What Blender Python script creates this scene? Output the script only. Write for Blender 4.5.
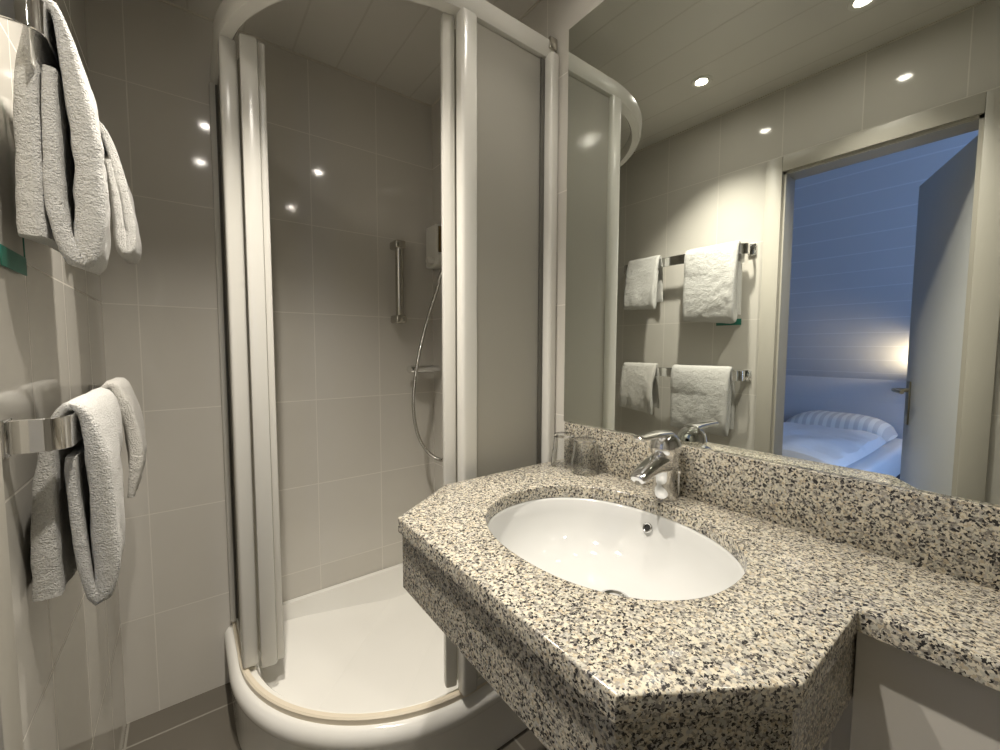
import bpy, bmesh, math, random
from mathutils import Vector, Matrix, noise
PI = math.pi
sc = bpy.context.scene
for o in list(bpy.data.objects):
    bpy.data.objects.remove(o)
C = sc.collection

# ------------------------------------------------------------------ camera
cam_d = bpy.data.cameras.new('camera')
cam = bpy.data.objects.new('camera', cam_d)
C.objects.link(cam)
cam_d.sensor_width = 36
cam_d.lens = 414.89 / 1000 * 36
cam_d.clip_start = 0.02
rv = Vector((0.79862186, -0.60182433, 0.00325692))
uv = Vector((0.03635722, 0.05364646, 0.9978979))
fv = Vector((0.60073395, 0.79682466, -0.06472389))
CAMP = Vector((0.2041, 0.0, 1.2453))
cam.matrix_world = Matrix(((rv.x, uv.x, -fv.x, CAMP.x), (rv.y, uv.y, -fv.y, CAMP.y), (rv.z, uv.z, -fv.z, CAMP.z), (0, 0, 0, 1)))
sc.camera = cam

# ------------------------------------------------------------------ world, light levels, exposure
w = bpy.data.worlds.new('world')
sc.world = w
w.use_nodes = True
bg = w.node_tree.nodes['Background']
bg.inputs[0].default_value = (0.30, 0.52, 1.0, 1)
bg.inputs[1].default_value = 1.0
sc.view_settings.view_transform = 'Standard'
sc.view_settings.look = 'None'
sc.view_settings.gamma = 1
sc.view_settings.use_curve_mapping = False
sc.view_settings.exposure = 0.28
SPOT_W = 86.0
SPOT_COL = (1.0, 0.93, 0.83)
DAY_W = 52.0
DAY_COL = (0.36, 0.55, 1.0)
WALL_LAMP_W = 6.0

# ------------------------------------------------------------------ room measures
W, D, H = 1.1438, 1.7759, 2.3547      # mirror wall, far wall, ceiling
YB = -1.05                            # wall behind the camera
DL, DR, DH = 0.732, 0.168, 2.0        # door opening
ZC = 0.90                             # counter top

# ------------------------------------------------------------------ materials
def new_mat(name):
    m = bpy.data.materials.new(name)
    m.use_nodes = True
    return m, m.node_tree, m.node_tree.nodes['Principled BSDF']

def lk(nt, a, b):
    nt.links.new(a, b)

def nd(nt, t, **kw):
    n = nt.nodes.new(t)
    for k, v in kw.items():
        setattr(n, k, v)
    return n

def math_n(nt, op, a, b=None):
    n = nd(nt, 'ShaderNodeMath', operation=op)
    for i, v in enumerate((a, b)):
        if v is None:
            continue
        if isinstance(v, (int, float)):
            n.inputs[i].default_value = v
        else:
            lk(nt, v, n.inputs[i])
    return n.outputs[0]

def mixc(nt, fac, a, b):
    n = nd(nt, 'ShaderNodeMix', data_type='RGBA')
    if isinstance(fac, (int, float)):
        n.inputs[0].default_value = fac
    else:
        lk(nt, fac, n.inputs[0])
    for i, v in ((6, a), (7, b)):
        if isinstance(v, tuple):
            n.inputs[i].default_value = v + (1,)
        else:
            lk(nt, v, n.inputs[i])
    return n.outputs[2]

def simple(name, col, rough=0.5, metal=0.0, bump=None, **kw):
    m, nt, p = new_mat(name)
    p.inputs['Base Color'].default_value = col + (1,)
    p.inputs['Roughness'].default_value = rough
    p.inputs['Metallic'].default_value = metal
    for k, v in kw.items():
        p.inputs[k].default_value = v
    g = nd(nt, 'ShaderNodeNewGeometry')
    ns = nd(nt, 'ShaderNodeTexNoise')
    ns.inputs['Scale'].default_value = bump[0] if bump else 30
    ns.inputs['Detail'].default_value = 3
    lk(nt, g.outputs['Position'], ns.inputs['Vector'])
    if bump:
        b = nd(nt, 'ShaderNodeBump')
        b.inputs['Strength'].default_value = bump[1]
        b.inputs['Distance'].default_value = bump[2]
        lk(nt, ns.outputs[0], b.inputs['Height'])
        lk(nt, b.outputs[0], p.inputs['Normal'])
    else:
        v = math_n(nt, 'MULTIPLY_ADD', ns.outputs[0], 0.06)
        v.node.inputs[2].default_value = rough - 0.03
        lk(nt, v, p.inputs['Roughness'])
    return m

def grid_mat(name, horiz, tw, th, u0, v0, gw, tile, grout, rough, vert='Z', mottled=0.06, bump=0.0004):
    """glazed tiles with grout lines, laid in world metres"""
    m, nt, p = new_mat(name)
    g = nd(nt, 'ShaderNodeNewGeometry')
    s = nd(nt, 'ShaderNodeSeparateXYZ')
    lk(nt, g.outputs['Position'], s.inputs[0])
    U, V = s.outputs[horiz], s.outputs[vert]
    def line(x, size, off):
        a = math_n(nt, 'SUBTRACT', x, off)
        a = math_n(nt, 'DIVIDE', a, size)
        fr = math_n(nt, 'FRACT', a)
        d = math_n(nt, 'MINIMUM', fr, math_n(nt, 'SUBTRACT', 1.0, fr))
        d = math_n(nt, 'MULTIPLY', d, size)
        return d, math_n(nt, 'FLOOR', a)
    du, iu = line(U, tw, u0)
    dv, iv = line(V, th, v0)
    d = math_n(nt, 'MINIMUM', du, dv)
    mr = nd(nt, 'ShaderNodeMapRange')
    mr.inputs[1].default_value = gw * 0.35
    mr.inputs[2].default_value = gw * 0.75
    lk(nt, d, mr.inputs[0])
    fac = mr.outputs[0]
    cv = nd(nt, 'ShaderNodeCombineXYZ')
    lk(nt, iu, cv.inputs[0]); lk(nt, iv, cv.inputs[1])
    wn = nd(nt, 'ShaderNodeTexWhiteNoise')
    lk(nt, cv.outputs[0], wn.inputs['Vector'])
    ns = nd(nt, 'ShaderNodeTexNoise')
    ns.inputs['Scale'].default_value = 9
    ns.inputs['Detail'].default_value = 4
    lk(nt, g.outputs['Position'], ns.inputs['Vector'])
    k = math_n(nt, 'ADD', math_n(nt, 'MULTIPLY', wn.outputs[0], mottled), math_n(nt, 'MULTIPLY', ns.outputs[0], mottled))
    dark = tuple(c * 0.9 for c in tile)
    lite = tuple(min(1, c * 1.9) for c in tile)
    col = mixc(nt, k, dark, lite)
    col = mixc(nt, fac, grout, col)
    lk(nt, col, p.inputs['Base Color'])
    r = nd(nt, 'ShaderNodeMapRange')
    r.inputs[3].default_value = 0.55
    r.inputs[4].default_value = rough
    lk(nt, fac, r.inputs[0])
    lk(nt, r.outputs[0], p.inputs['Roughness'])
    # slightly uneven glaze plus sunk grout
    n2 = nd(nt, 'ShaderNodeTexNoise')
    n2.inputs['Scale'].default_value = 14
    lk(nt, g.outputs['Position'], n2.inputs['Vector'])
    hgt = math_n(nt, 'ADD', fac, math_n(nt, 'MULTIPLY', n2.outputs[0], 0.25))
    b = nd(nt, 'ShaderNodeBump')
    b.inputs['Strength'].default_value = 0.5
    b.inputs['Distance'].default_value = bump
    lk(nt, hgt, b.inputs['Height'])
    lk(nt, b.outputs[0], p.inputs['Normal'])
    return m

TILE = (0.635, 0.605, 0.54)
GROUT = (0.685, 0.655, 0.59)
M = {}
M['tile_x'] = grid_mat('wall tile along x', 'X', 0.2647, 0.345, W - 0.2647 * 4, 0, 0.003, TILE, GROUT, 0.07)
M['tile_y'] = grid_mat('wall tile along y', 'Y', 0.2647, 0.345, 1.005, 0, 0.003, TILE, GROUT, 0.07)
M['floor'] = grid_mat('floor tile', 'X', 0.33, 0.33, 0.005, 1.665, 0.006, (0.125, 0.112, 0.090), (0.25, 0.235, 0.20), 0.35, vert='Y')
M['ceil'] = grid_mat('ceiling plank', 'X', 0.158, 50.0, 0.0875, -20, 0.006, (0.70, 0.675, 0.61), (0.57, 0.545, 0.485), 0.35, vert='Y', mottled=0.03, bump=0.001)
M['bed_plank'] = grid_mat('sloping ceiling plank', 'Y', 50.0, 0.105, -20, 0.005, 0.006, (0.62, 0.63, 0.66), (0.675, 0.685, 0.72), 0.4, mottled=0.02, bump=0.001)
M['bed_wall'] = grid_mat('low wall plank', 'Y', 50.0, 0.16, -20, 0.02, 0.004, (0.60, 0.60, 0.63), (0.53, 0.53, 0.57), 0.5, mottled=0.02, bump=0.001)
M['plaster'] = simple('bedroom plaster', (0.60, 0.60, 0.62), 0.7, bump=(60, 0.1, 0.002))
M['carpet'] = simple('bedroom carpet', (0.16, 0.15, 0.15), 0.95, bump=(300, 0.6, 0.004))
M['panel'] = simple('white duct panel', (0.66, 0.63, 0.57), 0.35)
M['frame'] = simple('door frame paint', (0.47, 0.445, 0.385), 0.4)
M['leaf'] = simple('door leaf paint', (0.50, 0.50, 0.48), 0.42)
M['chrome'] = simple('chrome', (0.80, 0.80, 0.80), 0.06, 1.0)
M['chrome_dull'] = simple('satin chrome', (0.55, 0.53, 0.48), 0.22, 1.0)
M['brass'] = simple('nickel handle', (0.42, 0.38, 0.28), 0.3, 1.0)
M['enamel'] = simple('white shower profile', (0.70, 0.685, 0.63), 0.22)
M['tray'] = simple('white acrylic tray', (0.84, 0.825, 0.77), 0.10)
M['strip'] = simple('cream sealing strip', (0.74, 0.66, 0.52), 0.35)
M['ceramic'] = simple('white ceramic', (0.57, 0.57, 0.55), 0.05)
M['gasket'] = simple('grey gasket', (0.10, 0.095, 0.08), 0.5)
M['white_plastic'] = simple('white plastic', (0.72, 0.70, 0.64), 0.3)
M['soap'] = simple('amber soap window', (0.16, 0.105, 0.045), 0.15)
M['black'] = simple('dark hole', (0.012, 0.011, 0.010), 0.6)
M['green'] = simple('green card', (0.02, 0.17, 0.12), 0.4)
M['paper'] = simple('white hang tag', (0.78, 0.76, 0.70), 0.6)
M['linen_white'] = simple('white bed linen', (0.75, 0.75, 0.77), 0.85, bump=(25, 0.15, 0.01))
M['bed_base'] = simple('dark bed base', (0.045, 0.042, 0.05), 0.8)
M['shade'] = simple('lamp shade', (0.75, 0.70, 0.60), 0.7)
M['window_frame'] = simple('white window frame', (0.72, 0.72, 0.72), 0.4)

def terry(name, col):
    m, nt, p = new_mat(name)
    g = nd(nt, 'ShaderNodeNewGeometry')
    n1 = nd(nt, 'ShaderNodeTexNoise'); n1.inputs['Scale'].default_value = 420; n1.inputs['Detail'].default_value = 3
    n2 = nd(nt, 'ShaderNodeTexNoise'); n2.inputs['Scale'].default_value = 70; n2.inputs['Detail'].default_value = 3
    lk(nt, g.outputs['Position'], n1.inputs['Vector'])
    lk(nt, g.outputs['Position'], n2.inputs['Vector'])
    hgt = math_n(nt, 'ADD', n1.outputs[0], n2.outputs[0])
    b = nd(nt, 'ShaderNodeBump')
    b.inputs['Strength'].default_value = 0.9
    b.inputs['Distance'].default_value = 0.006
    lk(nt, hgt, b.inputs['Height'])
    lk(nt, b.outputs[0], p.inputs['Normal'])
    c = mixc(nt, n1.outputs[0], tuple(x * 0.88 for x in col), tuple(min(1, x * 1.12) for x in col))
    lk(nt, c, p.inputs['Base Color'])
    p.inputs['Roughness'].default_value = 0.95
    p.inputs['Sheen Weight'].default_value = 0.25
    return m
M['terry'] = terry('white terry cloth', (0.62, 0.61, 0.575))
M['terry_thin'] = terry('worn white terry cloth', (0.60, 0.58, 0.53))

def stripes_mat():
    m, nt, p = new_mat('striped pillow cotton')
    g = nd(nt, 'ShaderNodeNewGeometry')
    s = nd(nt, 'ShaderNodeSeparateXYZ')
    lk(nt, g.outputs['Position'], s.inputs[0])
    f = math_n(nt, 'FRACT', math_n(nt, 'DIVIDE', s.outputs['Y'], 0.055))
    st = math_n(nt, 'GREATER_THAN', f, 0.5)
    c = mixc(nt, st, (0.80, 0.79, 0.76), (0.62, 0.61, 0.60))
    lk(nt, c, p.inputs['Base Color'])
    p.inputs['Roughness'].default_value = 0.75
    return m
M['pillow'] = stripes_mat()

def granite():
    m, nt, p = new_mat('speckled granite')
    g = nd(nt, 'ShaderNodeNewGeometry')
    nz = nd(nt, 'ShaderNodeTexNoise'); nz.inputs['Scale'].default_value = 260; nz.inputs['Detail'].default_value = 2
    lk(nt, g.outputs['Position'], nz.inputs['Vector'])
    mv = nd(nt, 'ShaderNodeVectorMath', operation='MULTIPLY_ADD')
    mv.inputs[1].default_value = (0.007, 0.007, 0.007)
    lk(nt, nz.outputs['Color'], mv.inputs[0]); lk(nt, g.outputs['Position'], mv.inputs[2])
    def vor(scale, seed):
        ad = nd(nt, 'ShaderNodeVectorMath', operation='ADD'); ad.inputs[1].default_value = (seed, seed * 1.7, seed * 0.3)
        lk(nt, mv.outputs[0], ad.inputs[0])
        v = nd(nt, 'ShaderNodeTexVoronoi'); v.inputs['Scale'].default_value = scale
        lk(nt, ad.outputs[0], v.inputs['Vector'])
        sp = nd(nt, 'ShaderNodeSeparateColor'); lk(nt, v.outputs['Color'], sp.inputs[0])
        return sp.outputs[0], sp.outputs[1]
    a, a2 = vor(270, 0.0)
    b, b2 = vor(330, 3.1)
    r = nd(nt, 'ShaderNodeValToRGB')
    cr = r.color_ramp
    cr.interpolation = 'CONSTANT'
    cr.elements[0].position = 0; cr.elements[0].color = (0.57, 0.52, 0.41, 1)
    cr.elements[1].position = 0.34; cr.elements[1].color = (0.43, 0.41, 0.345, 1)
    for pos, col in ((0.56, (0.42, 0.36, 0.26)), (0.68, (0.30, 0.275, 0.23)), (0.80, (0.17, 0.155, 0.135)), (0.90, (0.40, 0.38, 0.34))):
        e = cr.elements.new(pos); e.color = col + (1,)
    lk(nt, a, r.inputs[0])
    # black mica flecks
    fl = math_n(nt, 'GREATER_THAN', b, 0.79)
    c = mixc(nt, fl, r.outputs[0], (0.028, 0.026, 0.026))
    c = mixc(nt, math_n(nt, 'MULTIPLY', math_n(nt, 'LESS_THAN', b2, 0.16), 0.7), c, (0.15, 0.14, 0.125))
    lk(nt, c, p.inputs['Base Color'])
    p.inputs['Roughness'].default_value = 0.16
    return m
M['granite'] = granite()

def frosted(name, tint):
    m, nt, p = new_mat(name)
    out = nt.nodes['Material Output']
    g = nd(nt, 'ShaderNodeNewGeometry')
    ns = nd(nt, 'ShaderNodeTexNoise'); ns.inputs['Scale'].default_value = 150; ns.inputs['Detail'].default_value = 2
    lk(nt, g.outputs['Position'], ns.inputs['Vector'])
    b = nd(nt, 'ShaderNodeBump'); b.inputs['Strength'].default_value = 0.30; b.inputs['Distance'].default_value = 0.0009
    lk(nt, ns.outputs[0], b.inputs['Height'])
    tr = nd(nt, 'ShaderNodeBsdfTransparent'); tr.inputs[0].default_value = (0.80, 0.80, 0.76, 1)
    tl = nd(nt, 'ShaderNodeBsdfTranslucent'); tl.inputs[0].default_value = tint + (1,)
    p.inputs['Base Color'].default_value = tint + (1,)
    p.inputs['Roughness'].default_value = 0.07
    p.inputs['IOR'].default_value = 1.8
    lk(nt, b.outputs[0], p.inputs['Normal'])
    m1 = nd(nt, 'ShaderNodeMixShader'); m1.inputs[0].default_value = 0.45
    lk(nt, p.outputs[0], m1.inputs[1]); lk(nt, tl.outputs[0], m1.inputs[2])
    m2 = nd(nt, 'ShaderNodeMixShader'); m2.inputs[0].default_value = 0.32
    lk(nt, m1.outputs[0], m2.inputs[1]); lk(nt, tr.outputs[0], m2.inputs[2])
    lk(nt, m2.outputs[0], out.inputs['Surface'])
    return m
M['frost'] = frosted('frosted acrylic', (0.74, 0.72, 0.66))

def clear_glass():
    m, nt, p = new_mat('clear tumbler glass')
    p.inputs['Base Color'].default_value = (0.98, 0.985, 0.98, 1)
    p.inputs['Roughness'].default_value = 0.015
    p.inputs['IOR'].default_value = 1.46
    p.inputs['Transmission Weight'].default_value = 1.0
    return m
M['glass'] = clear_glass()

def mirror_mat():
    m, nt, p = new_mat('mirror silvering')
    p.inputs['Base Color'].default_value = (0.80, 0.83, 0.79, 1)
    p.inputs['Metallic'].default_value = 1
    p.inputs['Roughness'].default_value = 0.0
    return m
M['mirror'] = mirror_mat()

def emit(name, col, s):
    m, nt, p = new_mat(name)
    p.inputs['Base Color'].default_value = (0.8, 0.8, 0.8, 1)
    p.inputs['Emission Color'].default_value = col + (1,)
    p.inputs['Emission Strength'].default_value = s
    return m
M['bulb'] = emit('halogen lens', SPOT_COL, 140)
M['warm_bulb'] = emit('warm bulb', (1, 0.75, 0.45), 12)

# ------------------------------------------------------------------ mesh helpers
def smooth_bm(bm, ang=math.radians(38)):
    for f in bm.faces:
        f.smooth = True
    for e in bm.edges:
        if len(e.link_faces) == 2:
            e.smooth = e.calc_face_angle(0) < ang
        else:
            e.smooth = True

def link(name, bm, mat, root=None, origin=None, ang=38, fix=True):
    """world-space bmesh -> one object, its origin moved to the root or to origin"""
    if fix:
        bmesh.ops.recalc_face_normals(bm, faces=bm.faces[:])
    smooth_bm(bm, math.radians(ang))
    me = bpy.data.meshes.new(name)
    o = bpy.data.objects.new(name, me)
    base = Vector((0, 0, 0))
    if root is not None:
        base = world_loc(root)
    elif origin is not None:
        base = Vector(origin)
    if root is not None and origin is not None:
        base2 = Vector(origin)
    else:
        base2 = base
    bmesh.ops.translate(bm, verts=bm.verts[:], vec=-base2)
    bm.to_mesh(me)
    bm.free()
    me.materials.append(mat)
    C.objects.link(o)
    if root is not None:
        o.parent = root
        o.location = base2 - base
    else:
        o.location = base2
    return o

def world_loc(o):
    p = Vector(o.location)
    while o.parent:
        o = o.parent
        p += Vector(o.location)
    return p

def tag(o, label, cat, group=None):
    o['label'] = label
    o['category'] = cat
    if group:
        o['group'] = group
    return o

def thing(name, loc, label, cat, group=None):
    o = bpy.data.objects.new(name, None)
    o.empty_display_size = 0.05
    C.objects.link(o)
    o.location = loc
    return tag(o, label, cat, group)

def struct(name, bm, mat, root=None, **kw):
    o = link(name, bm, mat, root, **kw)
    if root is None:
        o['kind'] = 'structure'
    return o

def box(bm, x0, x1, y0, y1, z0, z1, bev=0, seg=2):
    r = bmesh.ops.create_cube(bm, size=1)
    vs = r['verts']
    for v in vs:
        v.co = Vector((x0 if v.co.x < 0 else x1, y0 if v.co.y < 0 else y1, z0 if v.co.z < 0 else z1))
    if bev:
        es = list({e for v in vs for e in v.link_edges})
        bmesh.ops.bevel(bm, geom=es, offset=bev, segments=seg, affect='EDGES', profile=0.5)
    return vs

def rot_box(bm, c, sx, sy, sz, ang, bev=0, axis='Z'):
    n0 = len(bm.verts)
    box(bm, -sx / 2, sx / 2, -sy / 2, sy / 2, -sz / 2, sz / 2, bev)
    bm.verts.ensure_lookup_table()
    mt = Matrix.Translation(Vector(c)) @ Matrix.Rotation(ang, 4, axis)
    for v in bm.verts[n0:]:
        v.co = mt @ v.co

def prism(bm, pts, z0, z1, bev=0):
    lo = [bm.verts.new((x, y, z0)) for x, y in pts]
    hi = [bm.verts.new((x, y, z1)) for x, y in pts]
    n = len(pts)
    fs = [bm.faces.new(lo[::-1]), bm.faces.new(hi)]
    for i in range(n):
        fs.append(bm.faces.new((lo[i], lo[(i + 1) % n], hi[(i + 1) % n], hi[i])))
    if bev:
        es = list({e for f in fs for e in f.edges})
        bmesh.ops.bevel(bm, geom=es, offset=bev, segments=2, affect='EDGES', profile=0.5)

def catmull(pts, n=8, closed=False):
    P = [Vector(p) for p in pts]
    out = []
    m = len(P)
    rng = range(m) if closed else range(m - 1)
    for i in rng:
        p1, p2 = P[i], P[(i + 1) % m]
        p0 = P[i - 1] if (closed or i > 0) else p1 * 2 - p2
        p3 = P[(i + 2) % m] if (closed or i + 2 < m) else p2 * 2 - p1
        for k in range(n):
            t = k / n
            out.append(0.5 * ((2 * p1) + (p2 - p0) * t + (2 * p0 - 5 * p1 + 4 * p2 - p3) * t * t + (3 * p1 - p0 - 3 * p2 + p3) * t ** 3))
    if not closed:
        out.append(P[-1])
    return out

def loft(bm, rings, closed_ring=True, caps=True):
    vr = [[bm.verts.new(p) for p in r] for r in rings]
    n = len(vr[0])
    for a, b in zip(vr, vr[1:]):
        for i in range(n if closed_ring else n - 1):
            j = (i + 1) % n
            bm.faces.new((a[i], a[j], b[j], b[i]))
    if caps:
        bm.faces.new(vr[0][::-1])
        bm.faces.new(vr[-1])
    return vr

def tube(bm, pts, r, seg=12, up=None, caps=True):
    """sweep; r number, list of numbers or list of (a, b) half axes (side, up)"""
    P = [Vector(p) for p in pts]
    rings = []
    ref = Vector(up) if up else None
    for i, p in enumerate(P):
        t = (P[min(i + 1, len(P) - 1)] - P[max(i - 1, 0)]).normalized()
        if ref is None:
            ref = Vector((0, 0, 1)) if abs(t.z) < 0.9 else Vector((1, 0, 0))
        s = t.cross(ref)
        if s.length < 1e-5:
            s = t.orthogonal()
        s.normalize()
        u = s.cross(t).normalized()
        if up is None:
            ref = u
        rr = r[i] if isinstance(r, (list, tuple)) else r
        ra, rb = rr if isinstance(rr, (list, tuple)) else (rr, rr)
        rings.append([p + s * ra * math.cos(2 * PI * k / seg) + u * rb * math.sin(2 * PI * k / seg) for k in range(seg)])
    loft(bm, rings, True, caps)

def lathe(bm, prof, c, seg=32, axis='Z', caps=False):
    """prof: (radius, height) list about a vertical axis through c (or along x / y)"""
    rings = []
    for r, h in prof:
        ring = []
        for k in range(seg):
            a = 2 * PI * k / seg
            x, y = r * math.cos(a), r * math.sin(a)
            v = Vector((x, y, h)) if axis == 'Z' else (Vector((h, x, y)) if axis == 'X' else Vector((x, h, y)))
            ring.append(Vector(c) + v)
        rings.append(ring)
    loft(bm, rings, True, caps)
    bmesh.ops.remove_doubles(bm, verts=bm.verts[:], dist=1e-6)

def NB():
    return bmesh.new()

# ------------------------------------------------------------------ the setting
T = 0.10
b = NB(); box(b, W, W + T, YB - T, D + T, 0, H); struct('wall_right', b, M['tile_y'])
b = NB(); box(b, -T, W, D, D + T, 0, H); struct('wall_far', b, M['tile_x'])
b = NB(); box(b, -T, W, YB - T, YB, 0, H); struct('wall_back', b, M['tile_x'])
b = NB()
box(b, -T, 0, DL, D, 0, H)
box(b, -T, 0, YB, DR, 0, H)
box(b, -T, 0, DR, DL, DH, H)
struct('wall_left', b, M['tile_y'])
b = NB(); box(b, -T, W + T, YB - T, D + T, -0.08, 0); struct('floor', b, M['floor'])
b = NB(); box(b, -T, W + T, YB - T, D + T, H, H + 0.06); struct('ceiling', b, M['ceil'])
# pale cove line where wall and ceiling meet
b = NB()
box(b, 0, W, D - 0.004, D, H - 0.006, H)
box(b, 0, 0.004, YB, D - 0.004, H - 0.006, H)
box(b, W - 0.004, W, YB, D - 0.004, H - 0.006, H)
struct('trim_1', b, simple('ceiling bead', (0.62, 0.58, 0.50), 0.4))

# smooth panel closing off the wall under the narrow shelf of the counter
b = NB(); box(b, 0.936, W, YB, 0.1425, 0.0, ZC - 0.031, 0.001, 1)
struct('trim_2', b, M['panel'])

# door: frame and leaf
door = bpy.data.objects.new('door_1', None); C.objects.link(door)
door.location = (0, (DL + DR) / 2, 0); door['kind'] = 'structure'
b = NB()
fw, ft = 0.064, 0.012
def arch(bm, x0, x1, yl, yr, zt, wd):
    box(bm, x0, x1, yl, yl + wd, 0, zt + wd, 0.003)
    box(bm, x0, x1, yr - wd, yr, 0, zt + wd, 0.003)
    box(bm, x0, x1, yr, yl, zt, zt + wd, 0.003)
arch(b, 0.0, ft, DL, DR, DH, fw)
arch(b, -T - ft, -T, DL, DR, DH, fw)
box(b, -T, 0.0, DL - 0.012, DL, 0, DH)
box(b, -T, 0.0, DR, DR + 0.012, 0, DH)
box(b, -T, 0.0, DR, DL, DH - 0.012, DH)
link('door_frame', b, M['frame'], door)
HX, HY = -T - ft - 0.002, DR + 0.016
la = math.radians(180 - 23.5)
ld = Vector((math.cos(la), math.sin(la), 0)); ln = Vector((-ld.y, ld.x, 0)) * -1      # ln faces the bathroom side (+y, +x)
LL = 0.545
b = NB()
def leaf_pt(s, n, z):
    return Vector((HX, HY, 0)) + ld * s + ln * n + Vector((0, 0, z))
def leaf_box(bm, s0, s1, n0, n1, z0, z1, bev=0.0015):
    n = len(bm.verts)
    box(bm, s0, s1, n0, n1, z0, z1, bev)
    bm.verts.ensure_lookup_table()
    for v in bm.verts[n:]:
        v.co = leaf_pt(v.co.x, v.co.y, v.co.z)
leaf_box(b, 0.004, LL, -0.04, 0.0, 0.008, DH - 0.016)
leaf = link('door_leaf', b, M['leaf'], door)
b = NB()
leaf_box(b, LL - 0.066, LL - 0.030, 0.0, 0.007, 0.90, 1.10, 0.003)
link('handle_plate', b, M['brass'], leaf)
b = NB()
tube(b, [leaf_pt(LL - 0.048, 0.005, 1.058), leaf_pt(LL - 0.048, 0.045, 1.058), leaf_pt(LL - 0.060, 0.056, 1.058), leaf_pt(LL - 0.10, 0.058, 1.058), leaf_pt(LL - 0.165, 0.056, 1.056)], [0.009, 0.009, 0.009, 0.009, 0.008], 12)
link('door_handle', b, M['brass'], leaf)

# ------------------------------------------------------------------ bedroom beyond the door
KX, KZ = -2.42, 1.0
BX0, BY0, BY1 = KX, -1.9, 2.6
b = NB(); box(b, BX0 - 0.1, -T - 0.001, BY0 - 0.1, BY1 + 0.1, -0.08, 0.0); struct('floor_bedroom', b, M['carpet'])
b = NB(); box(b, KX - 0.1, KX, BY0, BY1, 0, KZ + 0.05); struct('wall_bedroom_low', b, M['bed_wall'])
b = NB()
def slope(xa, za, xb, zb, t=0.06):
    rings = []
    for y in (BY0, BY1):
        rings.append([Vector((xa, y, za)), Vector((xb, y, zb)), Vector((xb, y, zb + t)), Vector((xa - t, y, za + t * 0.3))])
    loft(b, rings)
slope(KX, KZ, -0.95, 2.62)
struct('ceiling_bedroom_slope', b, M['bed_plank'])
b = NB(); box(b, -1.0, -T - 0.001, BY0, BY1, 2.60, 2.68); struct('ceiling_bedroom', b, M['plaster'])
b = NB(); box(b, BX0 - 0.1, -T - 0.001, BY1, BY1 + 0.1, 0, 2.68); struct('wall_bedroom_end', b, M['plaster'])
b = NB()      # end wall with the window opening
wx0, wx1, wz0, wz1 = -1.25, -0.25, 0.85, 2.15
box(b, BX0 - 0.1, wx0, BY0 - 0.1, BY0, 0, 2.68)
box(b, wx1, -T - 0.001, BY0 - 0.1, BY0, 0, 2.68)
box(b, wx0, wx1, BY0 - 0.1, BY0, 0, wz0)
box(b, wx0, wx1, BY0 - 0.1, BY0, wz1, 2.68)
struct('wall_bedroom_window_side', b, M['plaster'])
b = NB(); box(b, -T - 0.001, -T - 0.0005, BY0, DR - fw, 0, 2.68); box(b, -T - 0.001, -T - 0.0005, DL + fw, BY1, 0, 2.68)
struct('wall_bedroom_bath_side', b, M['plaster'])
b = NB()
for (xa, xb, za, zb) in ((wx0, wx0 + .05, wz0, wz1), (wx1 - .05, wx1, wz0, wz1), (wx0 + .05, wx1 - .05, wz0, wz0 + .05), (wx0 + .05, wx1 - .05, wz1 - .05, wz1), (-0.775, -0.725, wz0 + .05, wz1 - .05)):
    box(b, xa, xb, BY0 - 0.08, BY0 - 0.02, za, zb, 0.003)
struct('window_1', b, M['window_frame'])
# daylight coming in at the window
ld_ = bpy.data.lights.new('daylight', 'AREA'); ld_.shape = 'RECTANGLE'; ld_.size = wx1 - wx0; ld_.size_y = wz1 - wz0
ld_.energy = DAY_W; ld_.color = DAY_COL
lo = bpy.data.objects.new('daylight', ld_); C.objects.link(lo)
lo.location = ((wx0 + wx1) / 2, BY0 - 0.11, (wz0 + wz1) / 2)
lo.rotation_euler = (PI / 2, 0, PI)          # shines towards +y
lo.rotation_euler = Vector((0, 1, 0)).to_track_quat('-Z', 'Y').to_euler()

# bed, duvet, pillow
bed = thing('bed', (-1.42, 1.25, 0), 'double bed with a dark base and white sheet beyond the doorway', 'bed')
b = NB(); box(b, KX + 0.03, -0.42, 0.60, 2.2, 0.10, 0.34, 0.012); link('bed_base', b, M['bed_base'], bed)
b = NB(); box(b, KX + 0.03, -0.42, 0.60, 2.2, 0.34, 0.55, 0.035, 4); link('mattress', b, M['linen_white'], bed)
for (x, y) in ((-2.3, 0.68), (-0.52, 0.68), (-2.3, 2.12), (-0.52, 2.12)):
    b = NB(); lathe(b, [(0.0, 0), (0.025, 0), (0.032, 0.105), (0.0, 0.105)], (x, y, 0), 16); link('leg', b, M['bed_base'], bed)

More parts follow.
